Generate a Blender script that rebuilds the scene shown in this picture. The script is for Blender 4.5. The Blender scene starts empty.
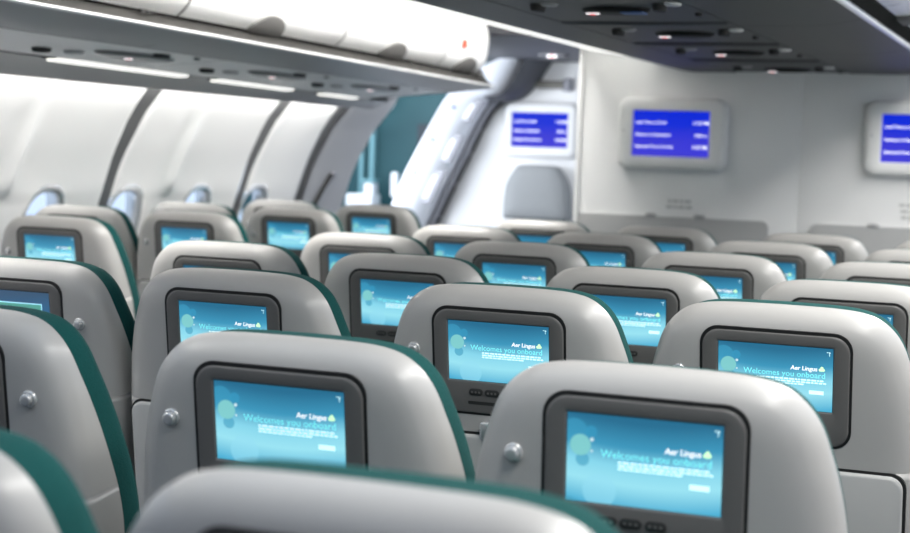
import bpy, bmesh, math, random
from mathutils import Vector, Matrix
random.seed(7)
SC = bpy.context.scene
COL = SC.collection
PI = math.pi

# ------------------------------------------------------------------ materials
def mat(name, color, rough=0.5, metal=0.0, emit=None, estr=0.0, spec=0.5, noise=None, bump=0.0, bscale=200, sheen=0.0, coat=0.0, alpha=None, trans=0.0):
    m = bpy.data.materials.new(name); m.use_nodes = True
    nt = m.node_tree; b = nt.nodes['Principled BSDF']
    b.inputs['Base Color'].default_value = (*color, 1)
    b.inputs['Roughness'].default_value = rough
    b.inputs['Metallic'].default_value = metal
    b.inputs['Specular IOR Level'].default_value = spec
    b.inputs['Sheen Weight'].default_value = sheen
    b.inputs['Coat Weight'].default_value = coat
    b.inputs['Transmission Weight'].default_value = trans
    if emit:
        b.inputs['Emission Color'].default_value = (*emit, 1)
        b.inputs['Emission Strength'].default_value = estr
    if noise or bump:
        tc = nt.nodes.new('ShaderNodeTexCoord')
        n = nt.nodes.new('ShaderNodeTexNoise'); n.inputs['Scale'].default_value = bscale; n.inputs['Detail'].default_value = 3
        nt.links.new(tc.outputs['Object'], n.inputs['Vector'])
        if noise:
            mx = nt.nodes.new('ShaderNodeMix'); mx.data_type = 'RGBA'
            mx.inputs['A'].default_value = (*[c*(1-noise) for c in color], 1)
            mx.inputs['B'].default_value = (*[min(1, c*(1+noise)) for c in color], 1)
            nt.links.new(n.outputs['Fac'], mx.inputs['Factor'])
            nt.links.new(mx.outputs['Result'], b.inputs['Base Color'])
        if bump:
            bp = nt.nodes.new('ShaderNodeBump'); bp.inputs['Strength'].default_value = bump; bp.inputs['Distance'].default_value = 0.002
            nt.links.new(n.outputs['Fac'], bp.inputs['Height']); nt.links.new(bp.outputs['Normal'], b.inputs['Normal'])
    return m

M = {}
M['shell'] = mat('shell_grey', (0.41, 0.399, 0.381), 0.37, coat=0.08, noise=0.015, bscale=6)
M['tray'] = mat('tray_grey', (0.46, 0.455, 0.44), 0.42)
M['gap'] = mat('seam_black', (0.008, 0.008, 0.008), 0.6)
M['bezel'] = mat('bezel_charcoal', (0.125, 0.12, 0.114), 0.45)
M['button'] = mat('button_black', (0.03, 0.029, 0.028), 0.4)
M['mark'] = mat('mark_grey', (0.35, 0.35, 0.35), 0.5)
M['teal'] = mat('teal_fabric', (0.003, 0.062, 0.058), 0.9, noise=0.35, bump=0.5, bscale=420, sheen=0.04, spec=0.15)
M['hook'] = mat('hook_plastic', (0.62, 0.62, 0.61), 0.25, metal=0.6)
M['metal'] = mat('leg_metal', (0.45, 0.45, 0.46), 0.35, metal=0.9)
M['chrome'] = mat('bright_metal', (0.75, 0.75, 0.76), 0.15, metal=1.0)
M['arm'] = mat('armrest_plastic', (0.10, 0.10, 0.105), 0.5)
M['belt'] = mat('belt_web', (0.10, 0.13, 0.20), 0.8)
M['wall'] = mat('sidewall_white', (0.80, 0.79, 0.775), 0.42)
M['white'] = mat('bin_white', (0.90, 0.895, 0.885), 0.30)
M['bulk'] = mat('bulkhead_white', (0.88, 0.875, 0.865), 0.45, noise=0.01, bscale=3)
M['kick'] = mat('panel_grey', (0.46, 0.46, 0.455), 0.5)
M['under'] = mat('underside_grey', (0.27, 0.27, 0.272), 0.38)
M['psu'] = mat('psu_grey', (0.78, 0.77, 0.76), 0.42)
M['psulens'] = mat('psu_lens', (0.16, 0.16, 0.16), 0.35)
M['lip'] = mat('lip_dark', (0.035, 0.034, 0.033), 0.7, spec=.2)
M['lipmatte'] = mat('bin_lip_matte', (0.05, 0.049, 0.047), 1.0, spec=0.0)
M['nose'] = mat('nose_trim', (0.88, 0.88, 0.88), 0.22)
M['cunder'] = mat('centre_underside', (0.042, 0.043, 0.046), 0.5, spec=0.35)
M['lens'] = mat('lens_black', (0.012, 0.012, 0.012), 0.6, spec=.2)
M['sign_w'] = mat('sign_lit', (0.8, 0.8, 0.8), 0.4, emit=(1, .93, .95), estr=1.1)
M['sign_r'] = mat('sign_red', (0.5, 0.05, 0.05), 0.4, emit=(0.9, .05, .06), estr=0.8)
M['strip'] = mat('glowing_strip', (0.9, 0.9, 0.85), 0.4, emit=(1, .98, .93), estr=1.0)
M['trimgrey'] = mat('door_trim_grey', (0.40, 0.40, 0.41), 0.5)
M['darktrim'] = mat('rib_dark', (0.10, 0.10, 0.10), 0.5)
M['jamb'] = mat('door_jamb_white', (0.82, 0.84, 0.88), 0.4)
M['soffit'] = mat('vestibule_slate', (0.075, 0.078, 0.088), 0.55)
M['niche'] = mat('niche_grey', (0.33, 0.33, 0.36), 0.5)
M['jump'] = mat('jump_seat_grey', (0.30, 0.31, 0.31), 0.75, noise=0.08, bscale=120)
M['tvbezel'] = mat('monitor_frame', (0.86, 0.855, 0.84), 0.4)
M['latch'] = mat('latch_grey', (0.13, 0.127, 0.122), 0.6, spec=.2)
M['red'] = mat('red_mark', (0.55, 0.08, 0.03), 0.5)
M['bluemark'] = mat('blue_mark', (0.05, 0.10, 0.55), 0.5)
M['placard'] = mat('placard_grey', (0.56, 0.56, 0.55), 0.6)
M['carpet'] = mat('carpet_blue', (0.03, 0.04, 0.06), 0.95, noise=0.4, bscale=300)
M['bridge'] = mat('bridge_teal', (0.008, 0.062, 0.072), 0.5, noise=0.25, bscale=2)
M['bridgepost'] = mat('bridge_post', (0.16, 0.33, 0.36), 0.5)
M['bridgedark'] = mat('bridge_dark', (0.02, 0.03, 0.04), 0.5)
M['bridgewhite'] = mat('bridge_white', (0.88, 0.89, 0.9), 0.4)
M['fixture'] = mat('fixture_bronze', (0.20, 0.19, 0.165), 0.35)
M['glow'] = mat('lamp_glow', (0.9, 0.9, 0.95), 0.4, emit=(0.85, 0.9, 1.0), estr=0.8)
M['txt_white'] = mat('txt_white', (0.8, 0.8, 0.8), 0.5, emit=(1, 1, 1), estr=0.95)
M['txt_aqua'] = mat('txt_aqua', (0.2, 0.7, 0.7), 0.5, emit=(0.16, 0.72, 0.78), estr=0.95)
M['txt_pale'] = mat('txt_pale', (0.6, 0.8, 0.8), 0.5, emit=(0.62, 0.92, 0.97), estr=0.95)
M['txt_green'] = mat('txt_green', (0.5, 0.8, 0.4), 0.5, emit=(0.60, 0.90, 0.55), estr=0.95)
M['txt_menu'] = mat('txt_menu', (0.3, 0.6, 0.7), 0.5, emit=(0.30, 0.58, 0.72), estr=0.9)
M['menu_green'] = mat('menu_green', (0.1, 0.3, 0.2), 0.5, emit=(0.05, 0.24, 0.22), estr=0.9)
M['bluecard'] = mat('blue_card', (0.10, 0.18, 0.42), 0.6)

def glass_mat():
    m = bpy.data.materials.new('window_glass'); m.use_nodes = True
    b = m.node_tree.nodes['Principled BSDF']
    b.inputs['Base Color'].default_value = (0.9, 0.95, 1, 1); b.inputs['Roughness'].default_value = 0.02
    b.inputs['Transmission Weight'].default_value = 1.0; b.inputs['IOR'].default_value = 1.05
    return m
M['glass'] = glass_mat()

def screen_mat(name, stops, circles, w, h, strength, spec=.3):
    """lit screen picture: vertical ramp plus soft discs, in the screen's own object coordinates (x, z)"""
    m = bpy.data.materials.new(name); m.use_nodes = True
    nt = m.node_tree; N = nt.nodes; L = nt.links
    b = N['Principled BSDF']
    b.inputs['Base Color'].default_value = (0.01, 0.01, 0.012, 1); b.inputs['Roughness'].default_value = 0.3; b.inputs['Specular IOR Level'].default_value = spec
    at = N.new('ShaderNodeAttribute'); at.attribute_name = 'scr'
    sp = N.new('ShaderNodeSeparateXYZ'); L.new(at.outputs['Vector'], sp.inputs[0])
    def math_(op, a, c):
        n = N.new('ShaderNodeMath'); n.operation = op
        for i, v in enumerate((a, c)):
            if isinstance(v, (int, float)): n.inputs[i].default_value = v
            else: L.new(v, n.inputs[i])
        return n.outputs[0]
    u, v = sp.outputs[0], sp.outputs[1]        # 0..1 across, 0..1 from the top
    # gentle diagonal swell
    vv = math_('ADD', v, math_('MULTIPLY', math_('SINE', math_('MULTIPLY', u, 3.1), 0), -0.07))
    r = N.new('ShaderNodeValToRGB'); L.new(vv, r.inputs['Fac'])
    cr = r.color_ramp
    cr.elements[0].position = stops[0][0]; cr.elements[0].color = (*stops[0][1], 1)
    cr.elements[1].position = stops[-1][0]; cr.elements[1].color = (*stops[-1][1], 1)
    for p, c in stops[1:-1]:
        e = cr.elements.new(p); e.color = (*c, 1)
    cur = r.outputs['Color']
    for (cx, cy, rad, c, al) in circles:
        dx = math_('MULTIPLY', math_('SUBTRACT', u, cx), w/h)
        dy = math_('SUBTRACT', v, cy)
        d = math_('SQRT', math_('ADD', math_('MULTIPLY', dx, dx), math_('MULTIPLY', dy, dy)), 0)
        k = N.new('ShaderNodeMapRange'); L.new(d, k.inputs['Value'])
        k.inputs['From Min'].default_value = rad; k.inputs['From Max'].default_value = rad*0.93
        k.inputs['To Min'].default_value = 0; k.inputs['To Max'].default_value = al
        mx = N.new('ShaderNodeMix'); mx.data_type = 'RGBA'
        L.new(k.outputs[0], mx.inputs['Factor']); L.new(cur, mx.inputs['A']); mx.inputs['B'].default_value = (*c, 1)
        cur = mx.outputs['Result']
    L.new(cur, b.inputs['Emission Color']); b.inputs['Emission Strength'].default_value = strength
    return m

M['scr'] = screen_mat('welcome_screen',
    [(0.0, (0.022, 0.165, 0.30)), (0.28, (0.05, 0.33, 0.54)), (0.50, (0.26, 0.72, 0.89)), (0.70, (0.35, 0.82, 0.95)), (0.97, (0.08, 0.46, 0.70))],
    [(0.05, 0.22, 0.16, (0.05, 0.36, 0.58), 0.6), (0.16, 0.20, 0.07, (0.04, 0.33, 0.55), 0.8), (0.105, 0.52, 0.08, (0.06, 0.38, 0.58), 0.7),
     (0.09, 0.36, 0.125, (0.24, 0.66, 0.66), 0.95), (0.165, 0.29, 0.022, (0.75, .95, 1), 0.9), (0.165, 0.42, 0.014, (0.75, .95, 1), 0.9),
     (0.22, 0.86, 0.20, (0.32, 0.78, 0.95), 0.55)], 0.189, 0.108, 0.95)
M['scr_menu'] = screen_mat('menu_screen',
    [(0.0, (0.05, 0.11, 0.20)), (0.3, (0.035, 0.14, 0.29)), (0.7, (0.05, 0.26, 0.47)), (1.0, (0.10, 0.38, 0.58))], [], 0.189, 0.108, 0.9)
M['scr_tv'] = screen_mat('route_screen',
    [(0.0, (0.0, 0.02, 0.72)), (0.25, (0.003, 0.025, 0.72)), (0.6, (0.04, 0.04, 0.70)), (1.0, (0.055, 0.05, 0.72))],
    [], 0.345, 0.195, 0.95, .08)

# ------------------------------------------------------------------ mesh helpers
class MB:
    def __init__(s): s.v = []; s.f = []
    def add(s, verts, faces):
        o = len(s.v); s.v += [tuple(v) for v in verts]; s.f += [tuple(i+o for i in f) for f in faces]; return s
    def grid(s, rows, closed=False, flip=False):
        n = len(rows[0]); vs = [p for r in rows for p in r]; fs = []
        for i in range(len(rows)-1):
            for j in range(n if closed else n-1):
                k = (j+1) % n
                q = (i*n+j, i*n+k, (i+1)*n+k, (i+1)*n+j)
                fs.append(q[::-1] if flip else q)
        return s.add(vs, fs)
    def box(s, c, d, bev=0.0):
        cx, cy, cz = c; x, y, z = d[0]/2, d[1]/2, d[2]/2
        if bev <= 0:
            vs = [(cx+i*x, cy+j*y, cz+k*z) for i in (-1, 1) for j in (-1, 1) for k in (-1, 1)]
            return s.add(vs, [(0,1,3,2),(4,6,7,5),(0,4,5,1),(2,3,7,6),(0,2,6,4),(1,5,7,3)])
        bm = bmesh.new(); bmesh.ops.create_cube(bm, size=1)
        bmesh.ops.scale(bm, vec=d, verts=bm.verts)
        bmesh.ops.bevel(bm, geom=list(bm.edges), offset=bev, segments=3, affect='EDGES', profile=0.5)
        bm.verts.ensure_lookup_table()
        vs = [(v.co.x+cx, v.co.y+cy, v.co.z+cz) for v in bm.verts]
        idx = {v: i for i, v in enumerate(bm.verts)}
        fs = [tuple(idx[v] for v in f.verts) for f in bm.faces]; bm.free()
        return s.add(vs, fs)
    def tube(s, pts, r, n=10, caps=True):
        pts = [Vector(p) for p in pts]; rows = []
        for i, p in enumerate(pts):
            t = (pts[min(i+1, len(pts)-1)] - pts[max(i-1, 0)]).normalized()
            a = t.cross(Vector((0, 0, 1)) if abs(t.z) < 0.9 else Vector((1, 0, 0))).normalized(); b = t.cross(a)
            rr = r[i] if isinstance(r, (list, tuple)) else r
            rows.append([p + a*math.cos(2*PI*k/n)*rr + b*math.sin(2*PI*k/n)*rr for k in range(n)])
        s.grid(rows, closed=True)
        if caps:
            o = len(s.v) - len(rows)*n
            s.f.append(tuple(o+k for k in range(n))[::-1]); o2 = len(s.v)-n; s.f.append(tuple(o2+k for k in range(n)))
        return s
    def rings(s, rows, cap=True, flip=False):
        """closed rings, last one filled"""
        o = len(s.v); n = len(rows[0]); s.grid(rows, closed=True, flip=flip)
        if cap:
            l = tuple(o+(len(rows)-1)*n+k for k in range(n)); s.f.append(l if not flip else l[::-1])
        return s
    def prism(s, poly, ax, a, b):
        """polygon of 2-D points extruded along axis ax from a to b"""
        def P(p, t):
            if ax == 1: return (p[0], t, p[1])
            if ax == 0: return (t, p[0], p[1])
            return (p[0], p[1], t)
        n = len(poly); vs = [P(p, a) for p in poly] + [P(p, b) for p in poly]
        fs = [tuple(range(n)), tuple(range(2*n-1, n-1, -1))] + [(i, (i+1) % n, n+(i+1) % n, n+i) for i in range(n)]
        return s.add(vs, fs)
    def mesh(s, name, m, angle=35):
        me = bpy.data.meshes.new(name); me.from_pydata(s.v, [], s.f); me.validate()
        bm = bmesh.new(); bm.from_mesh(me); bmesh.ops.remove_doubles(bm, verts=bm.verts, dist=1e-6)
        bmesh.ops.recalc_face_normals(bm, faces=bm.faces)
        for f in bm.faces: f.smooth = True
        for e in bm.edges:
            if len(e.link_faces) == 2 and e.calc_face_angle(0) > math.radians(angle): e.smooth = False
        bm.to_mesh(me); bm.free(); me.materials.append(m)
        return me
    def build(s, name, m, parent=None, angle=35, loc=(0, 0, 0)):
        return link(name, s.mesh(name, m, angle), parent, loc)

def link(name, me, parent=None, loc=(0, 0, 0)):
    o = bpy.data.objects.new(name, me); COL.objects.link(o); o.location = loc
    if parent: o.parent = parent
    return o
def thing(name, label, cat, loc=(0, 0, 0), group=None):
    o = bpy.data.objects.new(name, None); COL.objects.link(o); o.location = loc
    o.empty_display_size = 0.1
    return tag(o, label, cat, group)
def tag(o, label, cat, group=None):
    o['label'] = label; o['category'] = cat
    if group: o['group'] = group
    return o
def struct(o, label=None):
    o['kind'] = 'structure'
    if label: o['label'] = label
    return o
def catmull(pts, n):
    out = []
    P = [pts[0]] + list(pts) + [pts[-1]]
    for i in range(1, len(P)-2):
        for k in range(n):
            t = k/n; a, b, c, d = P[i-1], P[i], P[i+1], P[i+2]
            out.append(tuple(0.5*((2*b[j]) + (-a[j]+c[j])*t + (2*a[j]-5*b[j]+4*c[j]-d[j])*t*t + (-a[j]+3*b[j]-3*c[j]+d[j])*t**3) for j in range(len(b))))
    out.append(tuple(pts[-1])); return out
def rrect(x0, y0, x1, y1, r, n=8):
    out = []
    for cx, cy, a0 in ((x1-r, y1-r, 0), (x0+r, y1-r, 90), (x0+r, y0+r, 180), (x1-r, y0+r, 270)):
        for k in range(n+1):
            a = math.radians(a0+90*k/n); out.append((cx+r*math.cos(a), cy+r*math.sin(a)))
    return out
def text_faces(txt, size, align='LEFT', bold=0.0, shear=0.0, spacing=1.0):
    cu = bpy.data.curves.new('t', 'FONT'); cu.body = txt; cu.size = size; cu.align_x = align
    cu.offset = bold; cu.shear = shear; cu.space_character = spacing; cu.resolution_u = 3
    ob = bpy.data.objects.new('t', cu); COL.objects.link(ob)
    dg = bpy.context.evaluated_depsgraph_get(); dg.update()
    me = bpy.data.meshes.new_from_object(ob.evaluated_get(dg))
    vs = [(v.co.x, v.co.y) for v in me.vertices]; fs = [tuple(p.vertices) for p in me.polygons]
    bpy.data.objects.remove(ob); bpy.data.curves.remove(cu); bpy.data.meshes.remove(me)
    return vs, fs
def fit_text(txt, x0, x1, y, bold=0.0, shear=0.0):
    """2-D text between x0 and x1 on baseline y"""
    vs, fs = text_faces(txt, 1.0, bold=bold, shear=shear)
    a = min(v[0] for v in vs); b = max(v[0] for v in vs); k = (x1-x0)/(b-a)
    return [(x0+(v[0]-a)*k, y+v[1]*k) for v in vs], fs

# ------------------------------------------------------------------ passenger seat
REC = math.radians(8)
ZF = 1.06                                     # height of the top edge of the screen frame
U = Vector((0, -math.sin(REC), math.cos(REC))); NF = Vector((0, math.cos(REC), math.sin(REC)))
def SB(x, s, t): return Vector((x, 0, ZF)) + U*s + NF*t     # x across, s up the back, t into the back
OUT = [(0.0, .035), (.08, .034), (.126, .0305), (.158, .0215), (.183, .003), (.200, -.022), (.212, -.056), (.221, -.09), (.229, -.14), (.236, -.224)]
LOW = [(.236, -.224), (.237, -.30), (.230, -.42), (.229, -.57)]
half = catmull(OUT, 6)
def normals2(pts):
    ns = []
    for i in range(len(pts)):
        a = pts[max(i-1, 0)]; b = pts[min(i+1, len(pts)-1)]
        tx, ty = b[0]-a[0], b[1]-a[1]; l = math.hypot(tx, ty); ns.append((-ty/l, tx/l))
    return ns
def depth(s):
    k = min(1, max(0, (-s)/0.30)); return .052 + .05*k*k*(3-2*k)
def outline(pts_half):
    right = pts_half; left = [(-x, s) for x, s in right[::-1]][:-1]
    return left + right                         # bottom-left -> top -> bottom-right
PROF = [(0.0, None), (0.0, .040), (.004, .026), (.012, .0145), (.024, .0065), (.040, .002), (.058, .0003), (.066, 0.0)]
def shell_rings(full, bottom):
    ns = normals2(full)
    rows = []
    for d, t in PROF:
        row = []
        for (x, s), (nx, ny) in zip(full, ns):
            # normal must point inward
            cx, cy = 0, -.12
            if (cx-x)*nx + (cy-s)*ny < 0: nx, ny = -nx, -ny
            dd = d
            px, ps = x+nx*dd, max(s+ny*dd, bottom) if s > bottom+1e-6 else bottom
            if s <= bottom+1e-6: px = x - math.copysign(dd, x)
            row.append(SB(px, ps, depth(s) if t is None else t))
        rows.append(row)
    return rows

def upper_shell():
    full = outline(half); b = -.224
    mb = MB(); rows = shell_rings(full, b)
    mb.grid(rows)
    o = len(mb.v); last = rows[-1]
    mb.add(last, [tuple(range(len(last)))])
    # bottom lip
    bl = [r[0] for r in rows]; br = [r[-1] for r in rows]
    mb.grid([[bl[i] for i in range(len(bl))], [p+NF*0.0+U*0.0 for p in bl]])
    inn = [p + NF*.012 for p in last]
    mb.grid([[last[0], last[-1]], [last[0]+NF*.02, last[-1]+NF*.02]])
    return mb
def lower_shell():
    lowp = catmull(LOW, 4); rows = []
    for i, (w, s) in enumerate(lowp):
        s2 = s - (.0002 if i == 0 else 0); dp = depth(s)
        left = [SB(-w+d, s2, dp if t is None else t) for d, t in PROF]
        right = [SB(w-d, s2, dp if t is None else t) for d, t in PROF][::-1]
        rows.append(left+right)
    mb = MB(); mb.grid(rows)
    mb.grid([[p for p in rows[0]], [p+NF*.0 + U*-.001 for p in rows[0]]])
    top = rows[0]; mb.add(top, [tuple(range(len(top)))]); mb.add(rows[-1], [tuple(range(len(rows[-1])))])
    return mb
def cushion():
    pts = [(x*0.972, s-.007) for x, s in catmull(OUT+LOW[1:], 6)]
    full = outline(pts); ns = normals2(full); rows = []
    for d, dt in [(.012, -.012), (.002, -.004), (0, .012), (0, .034), (0, .046), (.006, .060), (.018, .070), (.036, .076), (.06, .078)]:
        row = []
        for (x, s), (nx, ny) in zip(full, ns):
            if (0-x)*nx + (-.2-s)*ny < 0: nx, ny = -nx, -ny
            row.append(SB(x+nx*d, max(s+ny*d, -.57), depth(s)+dt))
        rows.append(row)
    mb = MB(); mb.grid(rows); mb.add(rows[-1], [tuple(range(len(rows[-1])))])
    ends = [r[0] for r in rows] + [r[-1] for r in rows][::-1]
    mb.add(ends, [tuple(range(len(ends)))])
    return mb
FW, FH = .244, .187
def plate(poly_rows):
    mb = MB(); mb.rings([[SB(x, s, t) for x, s in poly] for poly, t in poly_rows]); return mb
def bezel_mesh():
    R = lambda e, r: rrect(-FW/2+e, -FH+e, FW/2-e, -e, r)
    sx, st, sb = .0955, -.0195, -.1285
    S = lambda e: rrect(-sx-e, sb-e, sx+e, st+e, .003)
    return plate_ring([(R(0, .028), .004), (R(0, .028), -.0015), (R(.0015, .027), -.003), (R(.004, .025), -.0036), (S(.004), -.0036), (S(.0015), -.0028), (S(0), -.0005)])
def plate_ring(poly_rows):
    mb = MB(); mb.rings([[SB(x, s, t) for x, s in poly] for poly, t in poly_rows], cap=False); return mb
SX, ST, SH = .0948, -.020, .108
def scr_pt(u, v, t=-.0016): return SB(-SX+u*2*SX, ST-v*SH, t)
def screen_mesh():
    n = 12; vs = []; uv = []
    for j in range(n+1):
        for i in range(n+1):
            vs.append(scr_pt(i/n, j/n, -.0008)); uv.append((i/n, j/n, 0))
    fs = [(j*(n+1)+i, j*(n+1)+i+1, (j+1)*(n+1)+i+1, (j+1)*(n+1)+i) for j in range(n) for i in range(n)]
    me = bpy.data.meshes.new('screen'); me.from_pydata([tuple(v) for v in vs], [], fs)
    a = me.attributes.new('scr', 'FLOAT_VECTOR', 'POINT')
    for i, c in enumerate(uv): a.data[i].vector = c
    return me
def scr_text(items, m, name):
    mb = MB()
    for vs, fs in items: mb.add([scr_pt(u, v) for u, v in vs], fs)
    me = bpy.data.meshes.new(name); me.from_pydata(mb.v, [], mb.f); me.materials.append(m); return me
ASP = 2*SX/SH
def T(txt, u0, u1, v, **k):
    vs, fs = fit_text(txt, u0, u1, 0, **k); return [(x, v-y*ASP) for x, y in vs], fs
def R2(u0, v0, u1, v1): return [(u0, v0), (u1, v0), (u1, v1), (u0, v1)], [(0, 1, 2, 3)]
def disc(u, v, r, n=14): return [(u+r*math.cos(2*PI*k/n), v+r*ASP*math.sin(2*PI*k/n)) for k in range(n)], [tuple(range(n))]
def words(u0, u1, v0, v1, seed):
    rr = random.Random(seed); out = []; u = u0
    while u < u1-.012:
        w = min(rr.uniform(.015, .05), u1-u); out.append(R2(u, v0, u+w, v1)); u += w+.008
    return out

mesh = {}
mesh['upper'] = upper_shell().mesh('backrest_shell', M['shell'], 50)
mesh['lower'] = lower_shell().mesh('lower_shell', M['shell'], 50)
mesh['cushion'] = cushion().mesh('backrest_cushion', M['teal'], 60)
mesh['gap'] = plate([(rrect(-FW/2-.0045, -FH-.004, FW/2+.0045, .0055, .031), .003), (rrect(-FW/2-.0045, -FH-.004, FW/2+.0045, .0055, .031), -.0007)]).mesh('monitor_recess_shade', M['gap'])  # proud black plate paints the shade of a recess round the frame, wider on top
mesh['bezel'] = bezel_mesh().mesh('monitor', M['bezel'], 30)
scr_me = screen_mesh(); scr_me.materials.append(M['scr']); mesh['screen'] = scr_me
scr2 = screen_mesh(); scr2.materials.append(M['scr_menu']); mesh['screen_menu'] = scr2
mesh['welcome'] = scr_text([T('Welcomes you onboard', .225, .935, .475)], M['txt_aqua'], 'welcome_text')
logo = [T('Aer Lingus', .635, .868, .365, bold=.016, shear=.12)]
mesh['logo'] = scr_text(logo, M['txt_white'], 'airline_logo')
mesh['shamrock'] = scr_text([disc(.893, .342, .0135), disc(.918, .342, .0135), disc(.907, .312, .0135), R2(.902, .34, .908, .368)], M['txt_green'], 'shamrock_mark')
par = words(.34, .93, .505, .528, 1) + words(.34, .945, .543, .566, 2) + words(.34, .77, .58, .600, 3) + [R2(.80, .675, .925, .735)]
mesh['para'] = scr_text(par, M['txt_pale'], 'small_print')
mesh['icon'] = scr_text([disc(.950, .06, .004, 8), disc(.975, .065, .004, 8), disc(.970, .11, .004, 8), R2(.950, .057, .972, .064), R2(.967, .065, .971, .11)], M['txt_pale'], 'corner_icon')
def frame2(u0, v0, u1, v1, k=.008):
    kv = k*ASP
    return [R2(u0, v0, u1, v0+kv), R2(u0, v1-kv, u1, v1), R2(u0, v0, u0+k, v1), R2(u1-k, v0, u1, v1)]
mi = frame2(.30, .21, .91, .43, .014)
for j in range(4): mi += [R2(.32, .62+.2*j, .93, .635+.2*j)]
mi += words(.35, .47, .29, .34, 5) + words(.36, .48, .49, .53, 6) + words(.37, .46, .70, .74, 7) + [R2(.32, .43, .328, 1.0)]
mesh['menu'] = scr_text([i for i in mi if max(v for _, v in i[0]) <= 1.0], M['txt_menu'], 'menu_list')
mesh['menu_hi'] = scr_text([R2(.312, .23, .898, .41)], M['menu_green'], 'menu_highlight')
for me in ('menu_hi',):
    for v in mesh[me].vertices: v.co += Vector((0, .0002, 0))
def pill(x0, x1):
    h = .0065; s = -.148
    P = lambda e: rrect(x0+e, s-h+e, x1-e, s+h-e, h-e-.0001, 5)
    return plate([(P(0), -.0034), (P(.0005), -.0052), (P(.0015), -.0056)])
for i, (a, b) in enumerate([(-.056, -.029), (-.026, .002), (.005, .032)]):
    mesh['btn%d' % i] = pill(a, b).mesh('control_button', M['button'])
dots = MB()
for a, b in [(-.056, -.029), (-.026, .002), (.005, .032)]:
    for k in range(3):
        x = a+(b-a)*(.25+.25*k)
        dots.add([SB(x+.0022*math.cos(2*PI*q/8), -.148+.0022*math.sin(2*PI*q/8), -.0058) for q in range(8)], [tuple(range(8))])
mesh['dots'] = dots.mesh('button_mark', M['bezel'])
mesh['slot'] = plate([(rrect(-.058, -.171, .0, -.165, .0025, 4), -.0034), (rrect(-.058, -.171, .0, -.165, .0025, 4), -.0042)]).mesh('card_slot', M['button'])
TRW = .212
tp = lambda e, r: rrect(-TRW+e, -.50+e, TRW-e, -.228-e, r)
mesh['traygap'] = plate([(tp(-.005, .027), .008), (tp(-.005, .027), -.0008)]).mesh('tray_recess', M['gap'])
mesh['tray'] = plate([(tp(0, .023), .006), (tp(0, .023), -.006), (tp(.002, .022), -.0085), (tp(.005, .020), -.0095)]).mesh('tray_table', M['tray'], 40)
lt = lambda e, r: rrect(-.034+e, -.236+e, .034-e, -.200-e, r)
mesh['latch'] = plate([(lt(0, .008), -.0006), (lt(0, .008), -.012), (lt(.003, .006), -.0145)]).mesh('tray_latch', M['hook'], 40)
hk = MB()
def ringrow(r, t, n=20): return [SB(r*math.cos(2*PI*k/n), -.078+r*math.sin(2*PI*k/n), t) for k in range(n)]
hk.rings([ringrow(.0125, .003), ringrow(.0125, -.002), ringrow(.0110, -.0035), ringrow(.0085, -.004), ringrow(.0080, -.006), ringrow(.0088, -.0075), ringrow(.0090, -.009), ringrow(.0080, -.0105), ringrow(.005, -.011)])
mesh['hook'] = hk.mesh('coat_hook', M['hook'], 60)
mesh['seatcush'] = MB().box((0, .36, .425), (.45, .48, .13), .035).mesh('seat_cushion', M['teal'], 60)
def arm_mesh():
    mb = MB(); mb.box((0, .36, .632), (.020, .34, .05), .008); mb.box((0, .20, .52), (.024, .06, .20), .008); return mb
mesh['arm'] = arm_mesh().mesh('armrest', M['arm'], 40)
def leg_mesh(s):
    mb = MB(); x = .17*s
    mb.tube([(x, .16, .0), (x, .20, .18), (x, .22, .36)], .016); mb.tube([(x, .50, .0), (x, .48, .18), (x, .46, .36)], .016)
    mb.box((x, .33, .012), (.04, .42, .024), .006); return mb
mesh['leg0'] = leg_mesh(-1).mesh('leg', M['metal']); mesh['leg1'] = leg_mesh(1).mesh('leg', M['metal'])
bl = MB(); bl.tube([(.19, .14, .497), (.10, .30, .502), (-.05, .42, .505)], .012, 8)
mesh['belt'] = bl.mesh('seat_belt', M['belt'])

def build_seat():
    root = bpy.data.objects.new('passenger_seat', None); COL.objects.link(root)
    link('backrest_shell', mesh['upper'], root); link('lower_shell', mesh['lower'], root)
    link('backrest_cushion', mesh['cushion'], root)
    mon = link('monitor', mesh['bezel'], root)
    link('monitor_recess_shade', mesh['gap'], mon)
    sc = link('screen', mesh['screen'], mon)
    for k, n in (('welcome', 'welcome_text'), ('logo', 'airline_logo'), ('shamrock', 'shamrock_mark'), ('para', 'small_print'), ('icon', 'corner_icon')):
        link(n, mesh[k], mon)
    for i in range(3): link('control_button', mesh['btn%d' % i], mon)
    link('button_mark', mesh['dots'], mon); link('card_slot', mesh['slot'], mon)
    tr = link('tray_table', mesh['tray'], root); link('tray_recess', mesh['traygap'], tr)
    link('tray_latch', mesh['latch'], root)
    link('coat_hook', mesh['hook'], root)
    link('seat_cushion', mesh['seatcush'], root)
    a = link('armrest', mesh['arm'], root); a.location.x = .2445
    link('leg', mesh['leg0'], root); link('leg', mesh['leg1'], root)
    link('seat_belt', mesh['belt'], root)
    return root
def copy_tree(o, parent=None):
    c = o.copy(); COL.objects.link(c)
    if parent: c.parent = parent
    for ch in list(o.children): copy_tree(ch, c)
    return c
A_, B_, C0_ = .489, .557, 1.094
XC = {1: -B_/2-A_, 2: -B_/2, 3: B_/2, 4: B_/2+A_, 0: -B_/2-A_-C0_, -1: -B_/2-2*A_-C0_}
def ROWY(r): return 1.82+.813*(r-1)
ZS = {(2, 2): 1.006, (2, 3): 1.0085, (2, 4): 1.0085, (1, 3): .996, (3, 1): 1.004}   # slightly different back heights
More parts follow.
